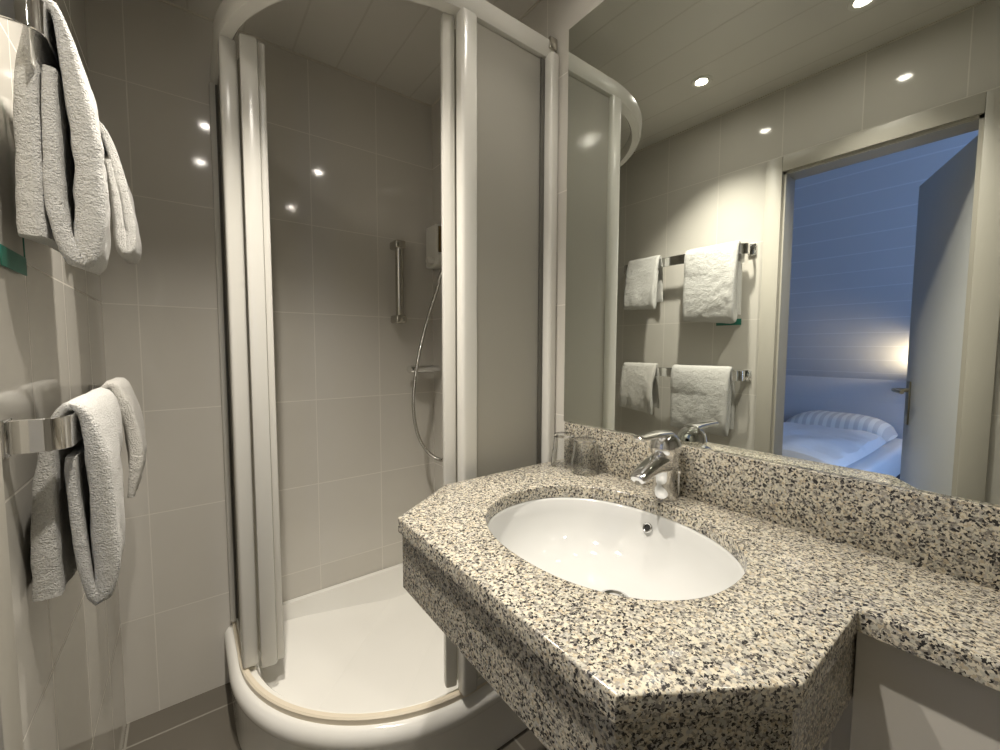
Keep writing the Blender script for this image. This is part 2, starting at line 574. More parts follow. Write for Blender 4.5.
def cushion(bm, cx, cy, z0, lx, ly, h, nx=28, ny=28, seed=0, pw=0.5, amp=0.012, edge=0.02, fold=0.0):
    """pillow-like closed form: two puffed sheets meeting at a soft seam"""
    top, bot = [], []
    for i in range(nx + 1):
        rt, rb = [], []
        for j in range(ny + 1):
            u, v = -1 + 2 * i / nx, -1 + 2 * j / ny
            e = max(0.0, (1 - u ** 4) * (1 - v ** 4)) ** pw
            x = cx + u * lx / 2 * (1 - 0.05 * v * v * 0.6)
            y = cy + v * ly / 2 * (1 - 0.05 * u * u * 0.6)
            nz = noise.noise(Vector((x * 5 + seed, y * 5, seed))) * amp + noise.noise(Vector((x * 14 + seed, y * 9, seed))) * amp * 0.4
            f = fold * math.sin(u * 3.0 + v * 2.2)
            rt.append(Vector((x, y, z0 + edge + (h - edge) * e + (nz + f) * e)))
            rb.append(Vector((x, y, z0 + edge * (1 - e))))
        top.append(rt); bot.append(rb)
    vt = [[bm.verts.new(p) for p in r] for r in top]
    vb = [[(vt[i][j] if i in (0, nx) or j in (0, ny) else bm.verts.new(bot[i][j])) for j in range(ny + 1)] for i in range(nx + 1)]
    for i in range(nx):
        for j in range(ny):
            bm.faces.new((vt[i][j], vt[i + 1][j], vt[i + 1][j + 1], vt[i][j + 1]))
            q = [vb[i][j], vb[i][j + 1], vb[i + 1][j + 1], vb[i + 1][j]]
            bm.faces.new(q)
b = NB(); cushion(b, -2.17, 1.02, 0.552, 0.44, 0.68, 0.17, seed=2.0)
tag(link('pillow', b, M['pillow'], origin=(-2.17, 1.02, 0.552)), 'plump striped white pillow at the head of the bed', 'pillow')
b = NB(); cushion(b, -1.30, 1.12, 0.552, 1.25, 0.92, 0.115, 40, 34, seed=7.0, pw=0.28, amp=0.03, edge=0.03, fold=0.012)
tag(link('duvet', b, M['linen_white'], origin=(-1.30, 1.12, 0.552)), 'folded white duvet lying on the bed in front of the pillow', 'duvet')

# reading lamp beside the bed head, throwing a warm pool of light
wl = thing('wall_lamp', (KX, 0.40, 0.92), 'small bedside wall lamp with a pale shade beside the bed head', 'lamp')
b = NB(); lathe(b, [(0, 0), (0.04, 0), (0.04, 0.012), (0.0, 0.014)], (KX, 0.40, 0.92), 24, 'X'); link('wall_plate', b, M['chrome_dull'], wl)
b = NB(); tube(b, catmull([(KX + 0.012, 0.40, 0.92), (KX + 0.06, 0.40, 0.925), (KX + 0.13, 0.40, 0.95), (KX + 0.17, 0.40, 0.99)], 5), 0.007, 10); link('arm', b, M['chrome_dull'], wl)
b = NB(); lathe(b, [(0.062, 1.0), (0.045, 1.09), (0.043, 1.09), (0.060, 1.0)], (KX + 0.19, 0.40, 0), 28); link('lamp_shade', b, M['shade'], wl)
b = NB(); bmesh.ops.create_uvsphere(b, u_segments=16, v_segments=10, radius=0.02, matrix=Matrix.Translation((KX + 0.19, 0.40, 1.035))); link('bulb', b, M['warm_bulb'], wl)
pl = bpy.data.lights.new('wall_lamp_light', 'SPOT'); pl.energy = WALL_LAMP_W * 8; pl.color = (1, 0.78, 0.50); pl.shadow_soft_size = 0.02
pl.spot_size = math.radians(110); pl.spot_blend = 1.0
po = bpy.data.objects.new('wall_lamp_light', pl); C.objects.link(po); po.parent = wl; po.location = (0.20, 0.0, 0.20)
po.rotation_euler = Vector((-0.35, 0.75, 0.55)).to_track_quat('-Z', 'Y').to_euler()

# ------------------------------------------------------------------ recessed ceiling spots
def ceiling_spot(x, y, label, k=1.0):
    t = thing('ceiling_spotlight', (x, y, H), label, 'light', 'recessed ceiling spotlights')
    b = NB(); lathe(b, [(0.022, -0.001), (0.025, -0.005), (0.038, -0.006), (0.042, 0.0)], (x, y, H), 32); link('trim_ring', b, M['white_plastic'], t)
    b = NB(); lathe(b, [(0.0, -0.002), (0.020, -0.002), (0.020, -0.0005), (0.0, -0.0005)], (x, y, H), 32); link('lamp_lens', b, M['bulb'], t)
    l = bpy.data.lights.new('spot_light', 'SPOT'); l.energy = SPOT_W * k; l.color = SPOT_COL
    l.spot_size = math.radians(100); l.spot_blend = 1.0; l.shadow_soft_size = 0.022
    o = bpy.data.objects.new('spot_light', l); C.objects.link(o); o.parent = t; o.location = (0, 0, -0.012)
ceiling_spot(0.32, 0.935, 'round ceiling spotlight nearest the shower, in the row by the towel wall')
ceiling_spot(0.31, 0.420, 'round ceiling spotlight in front of the bedroom door', 0.66)
ceiling_spot(0.91, 0.700, 'round ceiling spotlight above the washbasin', 0.10)
ceiling_spot(0.91, -0.14, 'round ceiling spotlight above the narrow end of the counter', 0.14)

# ------------------------------------------------------------------ vanity counter
van = thing('vanity_counter', (0.85, 0.52, 0.0), 'speckled grey granite washstand counter with deep apron and chamfered corners', 'counter')
P1, P2, P3, P4, P5 = (0.715, 0.908), (0.536, 0.785), (0.533, 0.243), (0.700, 0.136), (0.905, 0.136)
YE = YB + 0.002
outline = [(W - 0.001, 0.908), P1, P2, P3, P4, P5, (0.905, YE), (W - 0.001, YE)]
# basin cut-out: rounder at the front, flatter at the back
BCX, BCY, BA, BB = 0.8375, 0.510, 0.203, 0.246
def basin_pt(a, k=1.0, n_front=2.2, n_back=2.2):
    c, s = math.cos(a), math.sin(a)
    n = n_back if c > 0 else n_front
    return (BCX + k * BA * math.copysign(abs(c) ** (2 / n), c), BCY + k * BB * math.copysign(abs(s) ** (2 / n), s))
NBAS = 72
hole = [basin_pt(2 * PI * i / NBAS) for i in range(NBAS)]
def slab_with_hole(bm, outer, inner, z0, z1):
    def ring_at(pts, z):
        vs = [bm.verts.new((x, y, z)) for x, y in pts]
        es = [bm.edges.new((vs[i], vs[(i + 1) % len(vs)])) for i in range(len(vs))]
        return vs, es
    ot, oe = ring_at(outer, z1); it, ie = ring_at(inner, z1)
    bmesh.ops.triangle_fill(bm, use_beauty=True, use_dissolve=False, edges=oe + ie)
    ob, obe = ring_at(outer, z0); ib, ibe = ring_at(inner, z0)
    bmesh.ops.triangle_fill(bm, use_beauty=True, use_dissolve=False, edges=obe + ibe)
    for a, c in ((ot, ob), (it, ib)):
        for i in range(len(a)):
            j = (i + 1) % len(a)
            bm.faces.new((a[i], a[j], c[j], c[i]))
b = NB(); slab_with_hole(b, outline, hole, ZC - 0.03, ZC)
bmesh.ops.remove_doubles(b, verts=b.verts[:], dist=1e-6)
rim_edges = [e for e in b.edges if len(e.link_faces) == 2 and abs(e.verts[0].co.z - ZC) < 1e-5 and abs(e.verts[1].co.z - ZC) < 1e-5 and e.calc_face_angle(0) > 1.0]
bmesh.ops.recalc_face_normals(b, faces=b.faces[:])
bmesh.ops.bevel(b, geom=rim_edges, offset=0.003, segments=2, affect='EDGES', profile=0.5)
link('countertop', b, M['granite'], van, ang=50)
# apron: a band of stone below the top, set back a few millimetres
ap = [(W - 0.001, 0.900), (0.7175, 0.900), (0.5435, 0.7805), (0.5405, 0.2475), (0.7020, 0.1440), (W - 0.001, 0.1440)]
def inset(pts, d):
    out = []
    n = len(pts)
    for i in range(n):
        p = Vector(pts[i]).to_2d()
        if i == 0 or i == n - 1:
            q = Vector(pts[1 if i == 0 else n - 2]); dr = (q - p).normalized()
            nn = Vector((-dr.y, dr.x)) if i == 0 else Vector((dr.y, -dr.x))
            out.append(tuple(p + nn * d)); continue
        a = (p - Vector(pts[i - 1])).normalized(); c = (Vector(pts[i + 1]) - p).normalized()
        na, nc = Vector((-a.y, a.x)), Vector((-c.y, c.x))
        m = (na + nc).normalized()
        out.append(tuple(p + m * d / max(0.2, m.dot(na))))
    return out
apin = inset(ap, 0.022)
b = NB()
zl, zh = 0.752, ZC - 0.0302
rings = []
for o_, i_ in zip(ap, apin):
    rings.append([Vector((o_[0], o_[1], zl)), Vector((o_[0], o_[1], zh)), Vector((i_[0], i_[1], zh)), Vector((i_[0], i_[1], zl))])
loft(b, rings)
link('apron', b, M['granite'], van, ang=20)
b = NB(); box(b, 1.1235, W - 0.001, YE, 0.890, ZC + 0.0002, 1.018, 0.0015)
link('backsplash', b, M['granite'], van)

# ------------------------------------------------------------------ washbasin (undermounted)
wb = thing('washbasin', (BCX, BCY, 0.74), 'oval white ceramic washbasin set under the granite counter', 'washbasin')
b = NB()
prof = [(1.10, ZC - 0.031), (1.05, ZC - 0.031), (1.0, ZC - 0.0312), (0.985, ZC - 0.036), (0.955, ZC - 0.060), (0.90, ZC - 0.090), (0.80, ZC - 0.118), (0.66, ZC - 0.139), (0.48, ZC - 0.152), (0.30, ZC - 0.159), (0.14, ZC - 0.163)]
DX, DY = 0.876, 0.505     # drain
rings = []
for k, z in prof:
    t = max(0.0, min(1.0, (1.0 - k) / 0.86))
    cx, cy = (DX - BCX) * t ** 1.4, (DY - BCY) * t
    # skew the bowl bottom towards the drain and make it rounder there
    ring = []
    for i in range(NBAS):
        a = 2 * PI * i / NBAS
        x, y = basin_pt(a, k, 2.2 - 0.2 * t, 2.2 - 0.2 * t)
        if t > 0.7:
            rr = 0.028
            f = (t - 0.7) / 0.3
            x = x * (1 - f) + (BCX + rr * math.cos(a)) * f
            y = y * (1 - f) + (BCY + rr * math.sin(a)) * f
        ring.append(Vector((x + cx, y + cy, z)))
    rings.append(ring)
outer_p = [(0.20, ZC - 0.180), (0.50, ZC - 0.172), (0.72, ZC - 0.155), (0.88, ZC - 0.13), (0.98, ZC - 0.10), (1.04, ZC - 0.065), (1.10, ZC - 0.045)]
vr = loft(b, rings, True, False)
rings2 = []
for k, z in outer_p:
    t = max(0.0, min(1.0, (1.0 - k) / 0.86))
    rings2.append([Vector((basin_pt(2 * PI * i / NBAS, k)[0] + (DX - BCX) * t ** 1.4, basin_pt(2 * PI * i / NBAS, k)[1], z)) for i in range(NBAS)])
vr2 = loft(b, rings2, True, False)
for i in range(NBAS):
    j = (i + 1) % NBAS
    b.faces.new((vr[-1][i], vr[-1][j], vr2[0][j], vr2[0][i]))
    b.faces.new((vr2[-1][i], vr2[-1][j], vr[0][j], vr[0][i]))
link('bowl', b, M['ceramic'], wb, ang=60)
b = NB(); lathe(b, [(0.024, -0.02), (0.032, 0.0005), (0.031, 0.003), (0.026, 0.004), (0.021, 0.001), (0.019, -0.02)], (DX, DY, ZC - 0.161), 32)
dr = link('drain_ring', b, M['chrome'], wb)
b = NB(); lathe(b, [(0.0, 0.006), (0.012, 0.005), (0.018, 0.002), (0.018, -0.006), (0.0, -0.006)], (DX, DY, ZC - 0.160), 24)
link('drain_plug', b, M['chrome'], dr)
# overflow on the back wall of the bowl
OV = Vector((1.0275, 0.532, 0.838))
on = Vector((-0.86, 0.0, 0.5)).normalized()
oq = on.to_track_quat('Z', 'Y').to_matrix().to_4x4()
def on_bowl(bm, prof, seg=24):
    lathe(bm, prof, (0, 0, 0), seg)
    mt = Matrix.Translation(OV) @ oq
    for v in bm.verts:
        v.co = mt @ v.co
b = NB(); on_bowl(b, [(0.007, -0.004), (0.0075, 0.002), (0.010, 0.0035), (0.0115, 0.002), (0.0115, -0.006)]); orr = link('overflow_ring', b, M['chrome'], wb)
b = NB(); on_bowl(b, [(0.0, 0.0), (0.0075, 0.0), (0.0075, -0.003), (0.0, -0.003)]); link('overflow_hole', b, M['black'], orr)

# ------------------------------------------------------------------ faucet
FX, FY = 1.077, 0.524
fa = thing('basin_mixer_tap', (FX, FY, ZC), 'chrome single-lever mixer tap behind the washbasin', 'tap')
b = NB()
pts = catmull([(FX + 0.004, FY, ZC), (FX + 0.003, FY, ZC + 0.006), (FX - 0.002, FY, ZC + 0.025), (FX - 0.004, FY, ZC + 0.050), (FX - 0.001, FY, ZC + 0.075), (FX + 0.003, FY, ZC + 0.094)], 6)
rad = []
for p in pts:
    h = p.z - ZC
    rad.append(0.0305 - 0.0085 * min(1, h / 0.040) + 0.0085 * max(0, (h - 0.045) / 0.05))
tube(b, pts, rad, 28, up=(1, 0, 0))
link('body', b, M['chrome'], fa)
b = NB()
pts = catmull([(FX + 0.012, FY, ZC + 0.074), (FX - 0.025, FY, ZC + 0.079), (FX - 0.055, FY, ZC + 0.076), (FX - 0.084, FY, ZC + 0.067), (FX - 0.106, FY, ZC + 0.057)], 6)
n = len(pts)
rad = [(0.0280 - 0.0090 * (i / (n - 1)), 0.0245 - 0.0130 * (i / (n - 1))) for i in range(n)]
rad[-1] = (0.016, 0.008)
tube(b, pts, rad, 28, up=(0, 0, 1))
sp = link('spout', b, M['chrome'], fa)
b = NB(); lathe(b, [(0.0, 0), (0.0115, 0), (0.0115, 0.008), (0, 0.008)], (FX - 0.095, FY, ZC + 0.047), 20); link('aerator', b, M['chrome_dull'], sp)
b = NB()
# rounded cap over the cartridge
lathe(b, [(0.0290, 0.0960), (0.0325, 0.1010), (0.0345, 0.1090), (0.0340, 0.1180), (0.0305, 0.1290), (0.0240, 0.1375), (0.0150, 0.1430), (0.0, 0.1450)], (FX + 0.002, FY, ZC), 36)
cap = link('lever_cap', b, M['chrome'], fa, ang=70)
b = NB()
pts = catmull([(FX + 0.012, FY, ZC + 0.138), (FX - 0.020, FY, ZC + 0.1415), (FX - 0.055, FY, ZC + 0.1425), (FX - 0.090, FY, ZC + 0.1425), (FX - 0.110, FY, ZC + 0.1430)], 6)
n = len(pts)
rad = [(0.0215 - 0.0075 * (i / (n - 1)), 0.0085 - 0.0040 * (i / (n - 1))) for i in range(n)]
rad[0] = (0.010, 0.004); rad[-1] = (0.009, 0.0022); rad[-2] = (0.0125, 0.0040)
tube(b, pts, rad, 24, up=(0, 0, 1))
link('lever', b, M['chrome'], cap, ang=70)
b = NB(); lathe(b, [(0.0285, 0.0905), (0.0300, 0.093), (0.0285, 0.0955)], (FX + 0.003, FY, ZC), 28); link('collar', b, M['chrome_dull'], fa)
b = NB(); tube(b, [(FX + 0.038, FY - 0.014, ZC + 0.0003), (FX + 0.038, FY - 0.014, ZC + 0.05)], 0.0028, 10)
n0 = len(b.verts); lathe(b, [(0, 0.048), (0.006, 0.050), (0.0075, 0.055), (0.006, 0.061), (0.0, 0.062)], (FX + 0.038, FY - 0.014, ZC), 16); link('plug_knob', b, M['chrome'], fa)

fa.scale = (1, 1, 1.07)

# ------------------------------------------------------------------ two tumblers standing rim down
def tumbler(x, y, label):
    b = NB()
    prof = [(0.0355, 0.0), (0.0365, 0.001), (0.0345, 0.030), (0.0335, 0.040), (0.0315, 0.044), (0.0300, 0.060), (0.0290, 0.080), (0.0275, 0.084), (0.0, 0.0845),
            ]
    inner = [(0.0, 0.077), (0.025, 0.076), (0.0268, 0.070), (0.0282, 0.045), (0.0310, 0.039), (0.0325, 0.028), (0.0343, 0.0005), (0.0355, 0.0)]
    lathe(b, [(r * 1.06, h * 1.12) for r, h in prof + inner], (x, y, ZC + 0.0004), 40)
    tag(link('tumbler', b, M['glass'], origin=(x, y, ZC + 0.0004), ang=30), label, 'glass', 'upturned tumblers on the counter')
tumbler(1.083, 0.850, 'clear glass tumbler upside down on the counter, nearer the shower')
tumbler(1.081, 0.768, 'clear glass tumbler upside down on the counter, nearer the tap')

# ------------------------------------------------------------------ mirror
mi = thing('wall_mirror', (W, -0.07, 1.02), 'large frameless mirror on the wall above the granite backsplash', 'mirror')
b = NB(); box(b, W - 0.0065, W - 0.0005, YE + 0.002, 0.9035, 1.026, 2.178)
link('backing', b, M['gasket'], mi)
b = NB(); box(b, W - 0.0075, W - 0.0067, YE + 0.003, 0.905, 1.0185, 2.181)
link('mirror_glass', b, M['mirror'], mi)

# ------------------------------------------------------------------ shower tray
X0, Y0, R = 0.302, 0.985, 0.55
NA = 36
def outl(off, wx=0.0, wy=None, far=True):
    """quadrant outline: from the far wall round to the mirror wall"""
    wy = wx if wy is None else wy
    pts = [(X0 + off, D - wy)]
    cx, cy = X0 + R, Y0 + R
    for k in range(NA + 1):
        a = PI + (PI / 2) * k / NA
        pts.append((cx + (R - off) * math.cos(a), cy + (R - off) * math.sin(a)))
    pts.append((W - wx, Y0 + off))
    return pts
tray = thing('shower_tray', (0.75, 1.40, 0), 'white quadrant shower tray in the corner, with a rounded skirt', 'shower tray')
b = NB()
rr = []
for off, z, wl_ in ((-0.014, 0.0, 0.002), (-0.014, 0.150, 0.002), (-0.022, 0.163, 0.002), (-0.026, 0.176, 0.002), (-0.0255, 0.190, 0.002), (-0.021, 0.203, 0.002), (-0.013, 0.212, 0.002), (-0.006, 0.217, 0.002), (0.030, 0.219, 0.002),
                   (0.036, 0.222, 0.030), (0.042, 0.214, 0.038), (0.064, 0.152, 0.062), (0.072, 0.141, 0.070), (0.084, 0.118, 0.082)):
    pts = outl(off, wl_)
    z2 = z
    ring = [Vector((x, y, z)) for x, y in pts] + [Vector((W - wl_, D - wl_, z))]
    if wl_ <= 0.038 and z > 0.213:
        pass
    rr.append(ring)
# the ledge rises a little where it meets the tiled walls
vr = loft(b, rr, True, False)
for ring, wl_ in ((vr[8], 0), (vr[9], 0)):
    for v in ring:
        if v.co.x > W - 0.04 or v.co.y > D - 0.04:
            v.co.z += 0.022
def dz(x, y):
    d = abs((y - x) - (D - W)) - 0.18
    return 0.134 + max(0.0, d) * 0.13
floor_ring = [Vector((x, y, 0)) for x, y in outl(0.052, 0.050)] + [Vector((W - 0.050, D - 0.050, 0))]
link('tray_body', b, M['tray'], tray, ang=40)
# floor of the tray: a flat middle band between two facets that rise to either side
b = NB()
b.faces.new([b.verts.new(p) for p in floor_ring])
for sgn in (1, -1):
    pco = Vector((0, D - W + sgn * 0.18, 0)); pno = Vector((-1, 1, 0)).normalized()
    bmesh.ops.bisect_plane(b, geom=b.verts[:] + b.edges[:] + b.faces[:], plane_co=pco, plane_no=pno, dist=1e-5)
for v in b.verts:
    v.co.z = dz(v.co.x, v.co.y)
bmesh.ops.triangulate(b, faces=[f for f in b.faces])
link('tray_floor', b, M['tray'], tray, ang=1)
b = NB()
outer, inner = outl(0.0, 0.002), outl(0.016, 0.002)
rings = []
for (xo, yo), (xi, yi) in zip(outer, inner):
    rings.append([Vector((xo, yo, 0.2165)), Vector((xo, yo, 0.233)), Vector((xo * .7 + xi * .3, yo * .7 + yi * .3, 0.237)), Vector((xi, yi, 0.237)), Vector((xi, yi, 0.2185))])
loft(b, rings)
link('sealing_strip', b, M['strip'], tray, ang=30)
b = NB(); lathe(b, [(0.0, 0.008), (0.030, 0.007), (0.040, 0.002), (0.041, -0.004), (0.0, -0.004)], (1.02, 1.42, 0.136), 32)
link('drain_cover', b, M['chrome'], tray)

# ------------------------------------------------------------------ shower enclosure
ZB, ZT = 0.2385, 2.125
enc = thing('shower_enclosure', (0.75, 1.40, 0.237), 'white framed quadrant shower enclosure with frosted sliding doors pushed open', 'shower enclosure')
# curved head rail
b = NB()
pa, pb = outl(0.024, 0.004), outl(0.003, 0.004)
path = [Vector((xa + (xb - xa) * i / (len(pa) - 1), ya + (yb - ya) * i / (len(pa) - 1), 0)) for i, ((xa, ya), (xb, yb)) in enumerate(zip(pa, pb))]
rings = []
for i, p in enumerate(path):
    t = (path[min(i + 1, len(path) - 1)] - path[max(i - 1, 0)]).normalized()
    nn = Vector((-t.y, t.x, 0))       # towards the inside of the shower
    sec = []
    for (s, z) in ((-0.030, 2.140), (-0.033, 2.174), (-0.031, 2.168), (-0.022, 2.180), (-0.008, 2.185), (0.008, 2.182), (0.020, 2.174), (0.022, 2.134), (0.014, 2.125), (-0.022, 2.128)):
        sec.append(p + nn * s * 0.8 + Vector((0, 0, z)))
    rings.append(sec)
loft(b, rings)
link('head_rail', b, M['enamel'], enc, ang=45)
# wall profiles
b = NB(); box(b, W - 0.036, W - 0.0005, 0.946, 1.012, ZB, 2.138, 0.010, 3); link('wall_profile', b, M['enamel'], enc)
b = NB(); box(b, 0.296, 0.346, D - 0.030, D - 0.0005, ZB, 2.138, 0.008, 3); link('wall_profile', b, M['enamel'], enc)
b = NB(); box(b, W - 0.034, W - 0.003, 0.955, 0.966, 2.150, 2.184, 0.003); link('rail_end_cap', b, M['chrome_dull'], enc)
# fixed panels: flat frosted sheet, leading-edge profile, top and bottom channels
def panel(kind, horizontal):
    t = bpy.data.objects.new('fixed_panel', None); C.objects.link(t); t.parent = enc
    pos = Vector((0.97, 0.985, ZB)) if horizontal else Vector((0.32, 1.60, ZB))
    t.location = pos - Vector(enc.location)
    return t
fr = panel('r', True)
b = NB(); box(b, 0.850, W - 0.034, 0.980, 0.986, ZB + 0.02, ZT - 0.004); link('panel_glass', b, M['frost'], fr)
b = NB(); box(b, 0.803, 0.854, 0.962, 1.000, ZB, ZT + 0.006, 0.010, 3); link('edge_profile', b, M['enamel'], fr)
b = NB(); box(b, 0.854, W - 0.036, 0.975, 0.991, ZB, ZB + 0.022, 0.002); link('bottom_channel', b, M['enamel'], fr)
b = NB(); box(b, W - 0.052, W - 0.0365, 0.974, 0.992, ZB + 0.022, ZT - 0.003, 0.001); link('gasket', b, M['gasket'], fr)
flp = panel('l', False)
b = NB(); box(b, 0.318, 0.324, 1.512, D - 0.028, ZB + 0.02, ZT - 0.004); link('panel_glass', b, M['frost'], flp)
b = NB(); box(b, 0.308, 0.352, 1.462, 1.514, ZB, ZT + 0.006, 0.009, 3); link('edge_profile', b, M['enamel'], flp)
b = NB(); box(b, 0.313, 0.329, 1.514, D - 0.030, ZB, ZB + 0.022, 0.002); link('bottom_channel', b, M['enamel'], flp)
b = NB(); box(b, 0.312, 0.330, D - 0.046, D - 0.0305, ZB + 0.022, ZT - 0.003, 0.001); link('gasket', b, M['gasket'], flp)
# sliding doors, slid back behind the fixed panels
def sheet(bm, pts, t, z0, z1):
    P = catmull([Vector((x, y, 0)) for x, y in pts], 8)
    rings = []
    for i, p in enumerate(P):
        d = (P[min(i + 1, len(P) - 1)] - P[max(i - 1, 0)]).normalized()
        nn = Vector((-d.y, d.x, 0)) * t / 2
        rings.append([p - nn + Vector((0, 0, z0)), p - nn + Vector((0, 0, z1)), p + nn + Vector((0, 0, z1)), p + nn + Vector((0, 0, z0))])
    loft(bm, rings)
def slider(pos):
    t = bpy.data.objects.new('sliding_door', None); C.objects.link(t); t.parent = enc
    t.location = Vector(pos) - Vector(enc.location)
    return t
DB = ZB + 0.012
sd = slider((0.95, 1.03, DB))
b = NB(); rot_box(b, (0.792, 1.018, (DB + ZT + 0.004) / 2), 0.036, 0.030, ZT + 0.004 - DB, math.radians(-18), 0.008); link('edge_profile', b, M['enamel'], sd)
b = NB(); sheet(b, [(0.806, 1.018), (0.86, 1.010), (0.94, 1.007), (1.02, 1.010), (1.085, 1.014)], 0.005, DB + 0.006, ZT - 0.022); link('panel_glass', b, M['frost'], sd)
b = NB(); box(b, 1.083, 1.103, 1.004, 1.024, DB, ZT - 0.02, 0.003); link('trailing_profile', b, M['gasket'], sd)
sd = slider((0.35, 1.60, DB))
b = NB(); rot_box(b, (0.377, 1.432, (DB + ZT + 0.004) / 2), 0.046, 0.036, ZT + 0.004 - DB, math.radians(-8), 0.008); link('edge_profile', b, M['enamel'], sd)
b = NB(); rot_box(b, (0.409, 1.440, (DB + ZT + 0.004) / 2), 0.020, 0.020, ZT + 0.004 - DB, math.radians(-8), 0.004); link('edge_seal', b, M['white_plastic'], sd)
b = NB(); sheet(b, [(0.372, 1.448), (0.358, 1.52), (0.352, 1.60), (0.352, 1.68), (0.354, 1.726)], 0.005, DB + 0.006, ZT - 0.022); link('panel_glass', b, M['frost'], sd)
b = NB(); box(b, 0.340, 0.360, 1.722, 1.742, DB, ZT - 0.02, 0.003); link('trailing_profile', b, M['gasket'], sd)

# ------------------------------------------------------------------ fittings in the shower
gb = thing('grab_bar', (0.955, D, 1.365), 'short vertical chrome grab bar on the far shower wall', 'grab bar')
b = NB(); tube(b, [(0.955, D - 0.050, 1.355), (0.955, D - 0.050, 1.705)], 0.0175, 20); link('bar', b, M['chrome_dull'], gb)
for z in (1.690, 1.370):
    b = NB(); box(b, 0.930, 0.980, D - 0.073, D - 0.0005, z - 0.0175, z + 0.0175, 0.009, 3); link('bracket', b, M['chrome_dull'], gb)
sm = thing('shower_mixer', (1.05, D, 1.150), 'flat chrome bar mixer in the shower corner', 'mixer')
b = NB()
tube(b, [(0.980, 1.705, 1.150), (0.986, 1.705, 1.150), (1.000, 1.705, 1.150), (1.042, 1.705, 1.150), (1.092, 1.705, 1.150), (1.126, 1.705, 1.150), (1.133, 1.705, 1.150)],
     [(0.014, 0.007), (0.027, 0.016), (0.033, 0.0185), (0.034, 0.0185), (0.033, 0.0185), (0.027, 0.016), (0.014, 0.007)], 20, up=(0, 0, 1))
link('body', b, M['chrome'], sm)
b = NB(); lathe(b, [(0.011, -0.045), (0.011, -0.010), (0.016, -0.008), (0.016, -0.0006), (0.0, -0.0006)], (1.06, D, 1.150), 24, 'Y'); link('wall_flange', b, M['chrome'], sm)
# hand shower on its wall holder, with the hose
hs = thing('hand_shower', (W, 1.45, 1.64), 'hand shower with a long looping chrome hose on the mirror-side shower wall', 'hand shower')
b = NB(); tube(b, catmull([(1.092, 1.438, 1.60), (1.088, 1.438, 1.66), (1.082, 1.437, 1.74), (1.070, 1.436, 1.80)], 6), 0.012, 14); link('handle', b, M['chrome'], hs)
b = NB(); lathe(b, [(0.0, -0.010), (0.032, -0.010), (0.036, -0.004), (0.032, 0.008), (0.016, 0.018), (0.0, 0.020)], (0, 0, 0), 28)
mt = Matrix.Translation((1.060, 1.432, 1.818)) @ Vector((0.4, 0.1, 0.86)).to_track_quat('Z', 'Y').to_matrix().to_4x4()
for v in b.verts: v.co = mt @ v.co
link('spray_head', b, M['chrome'], hs)
b = NB(); box(b, 1.080, W - 0.0006, 1.421, 1.455, 1.625, 1.655, 0.006, 3); link('wall_holder', b, M['chrome'], hs)
b = NB(); lathe(b, [(0.0, -0.050), (0.010, -0.050), (0.012, -0.012), (0.026, -0.008), (0.026, -0.0006), (0.0, -0.0006)], (W, 1.47, 0.97), 24, 'X'); link('wall_elbow', b, M['chrome'], hs)
hp = [Vector(p) for p in ((1.092, 1.438, 1.60), (1.049, 1.500, 1.569), (1.043, 1.550, 1.485), (1.027, 1.600, 1.372), (0.998, 1.620, 1.236), (0.976, 1.630, 1.091), (0.970, 1.630, 0.980), (0.990, 1.630, 0.869), (1.032, 1.620, 0.790), (1.074, 1.580, 0.756), (1.068, 1.535, 0.778), (1.086, 1.500, 0.797), (1.092, 1.478, 0.860), (1.093, 1.470, 0.935), (1.093, 1.470, 0.962))]
b = NB(); tube(b, catmull(hp, 10), 0.0075, 10)
hm, hnt, hpn = new_mat('ribbed chrome hose')
hpn.inputs['Base Color'].default_value = (0.48, 0.47, 0.44, 1); hpn.inputs['Metallic'].default_value = 1; hpn.inputs['Roughness'].default_value = 0.22
wv = nd(hnt, 'ShaderNodeTexWave'); wv.bands_direction = 'Z'; wv.inputs['Scale'].default_value = 90
gg = nd(hnt, 'ShaderNodeNewGeometry'); lk(hnt, gg.outputs['Position'], wv.inputs['Vector'])
bb_ = nd(hnt, 'ShaderNodeBump'); bb_.inputs['Strength'].default_value = 0.4; bb_.inputs['Distance'].default_value = 0.002
lk(hnt, wv.outputs['Fac'], bb_.inputs['Height']); lk(hnt, bb_.outputs[0], hpn.inputs['Normal'])
link('hose', b, hm, hs)
# soap dispenser
so = thing('soap_dispenser', (W, 1.66, 1.60), 'white wall soap dispenser with an amber window in the shower corner', 'dispenser')
b = NB(); box(b, W - 0.056, W - 0.0006, 1.640, 1.735, 1.605, 1.785, 0.006, 3); link('body', b, M['white_plastic'], so)
b = NB(); box(b, W - 0.044, W - 0.006, 1.6365, 1.645, 1.665, 1.778, 0.002); link('soap_window', b, M['soap'], so)
b = NB(); box(b, W - 0.062, W - 0.010, 1.612, 1.645, 1.610, 1.660, 0.014, 4); link('push_button', b, M['white_plastic'], so)
b = NB(); lathe(b, [(0.0, 0.0), (0.012, 0.0), (0.015, 0.008), (0.012, 0.034), (0.0, 0.034)], (W - 0.088, 1.665, 1.628), 16, 'X'); link('nozzle', b, M['white_plastic'], so)

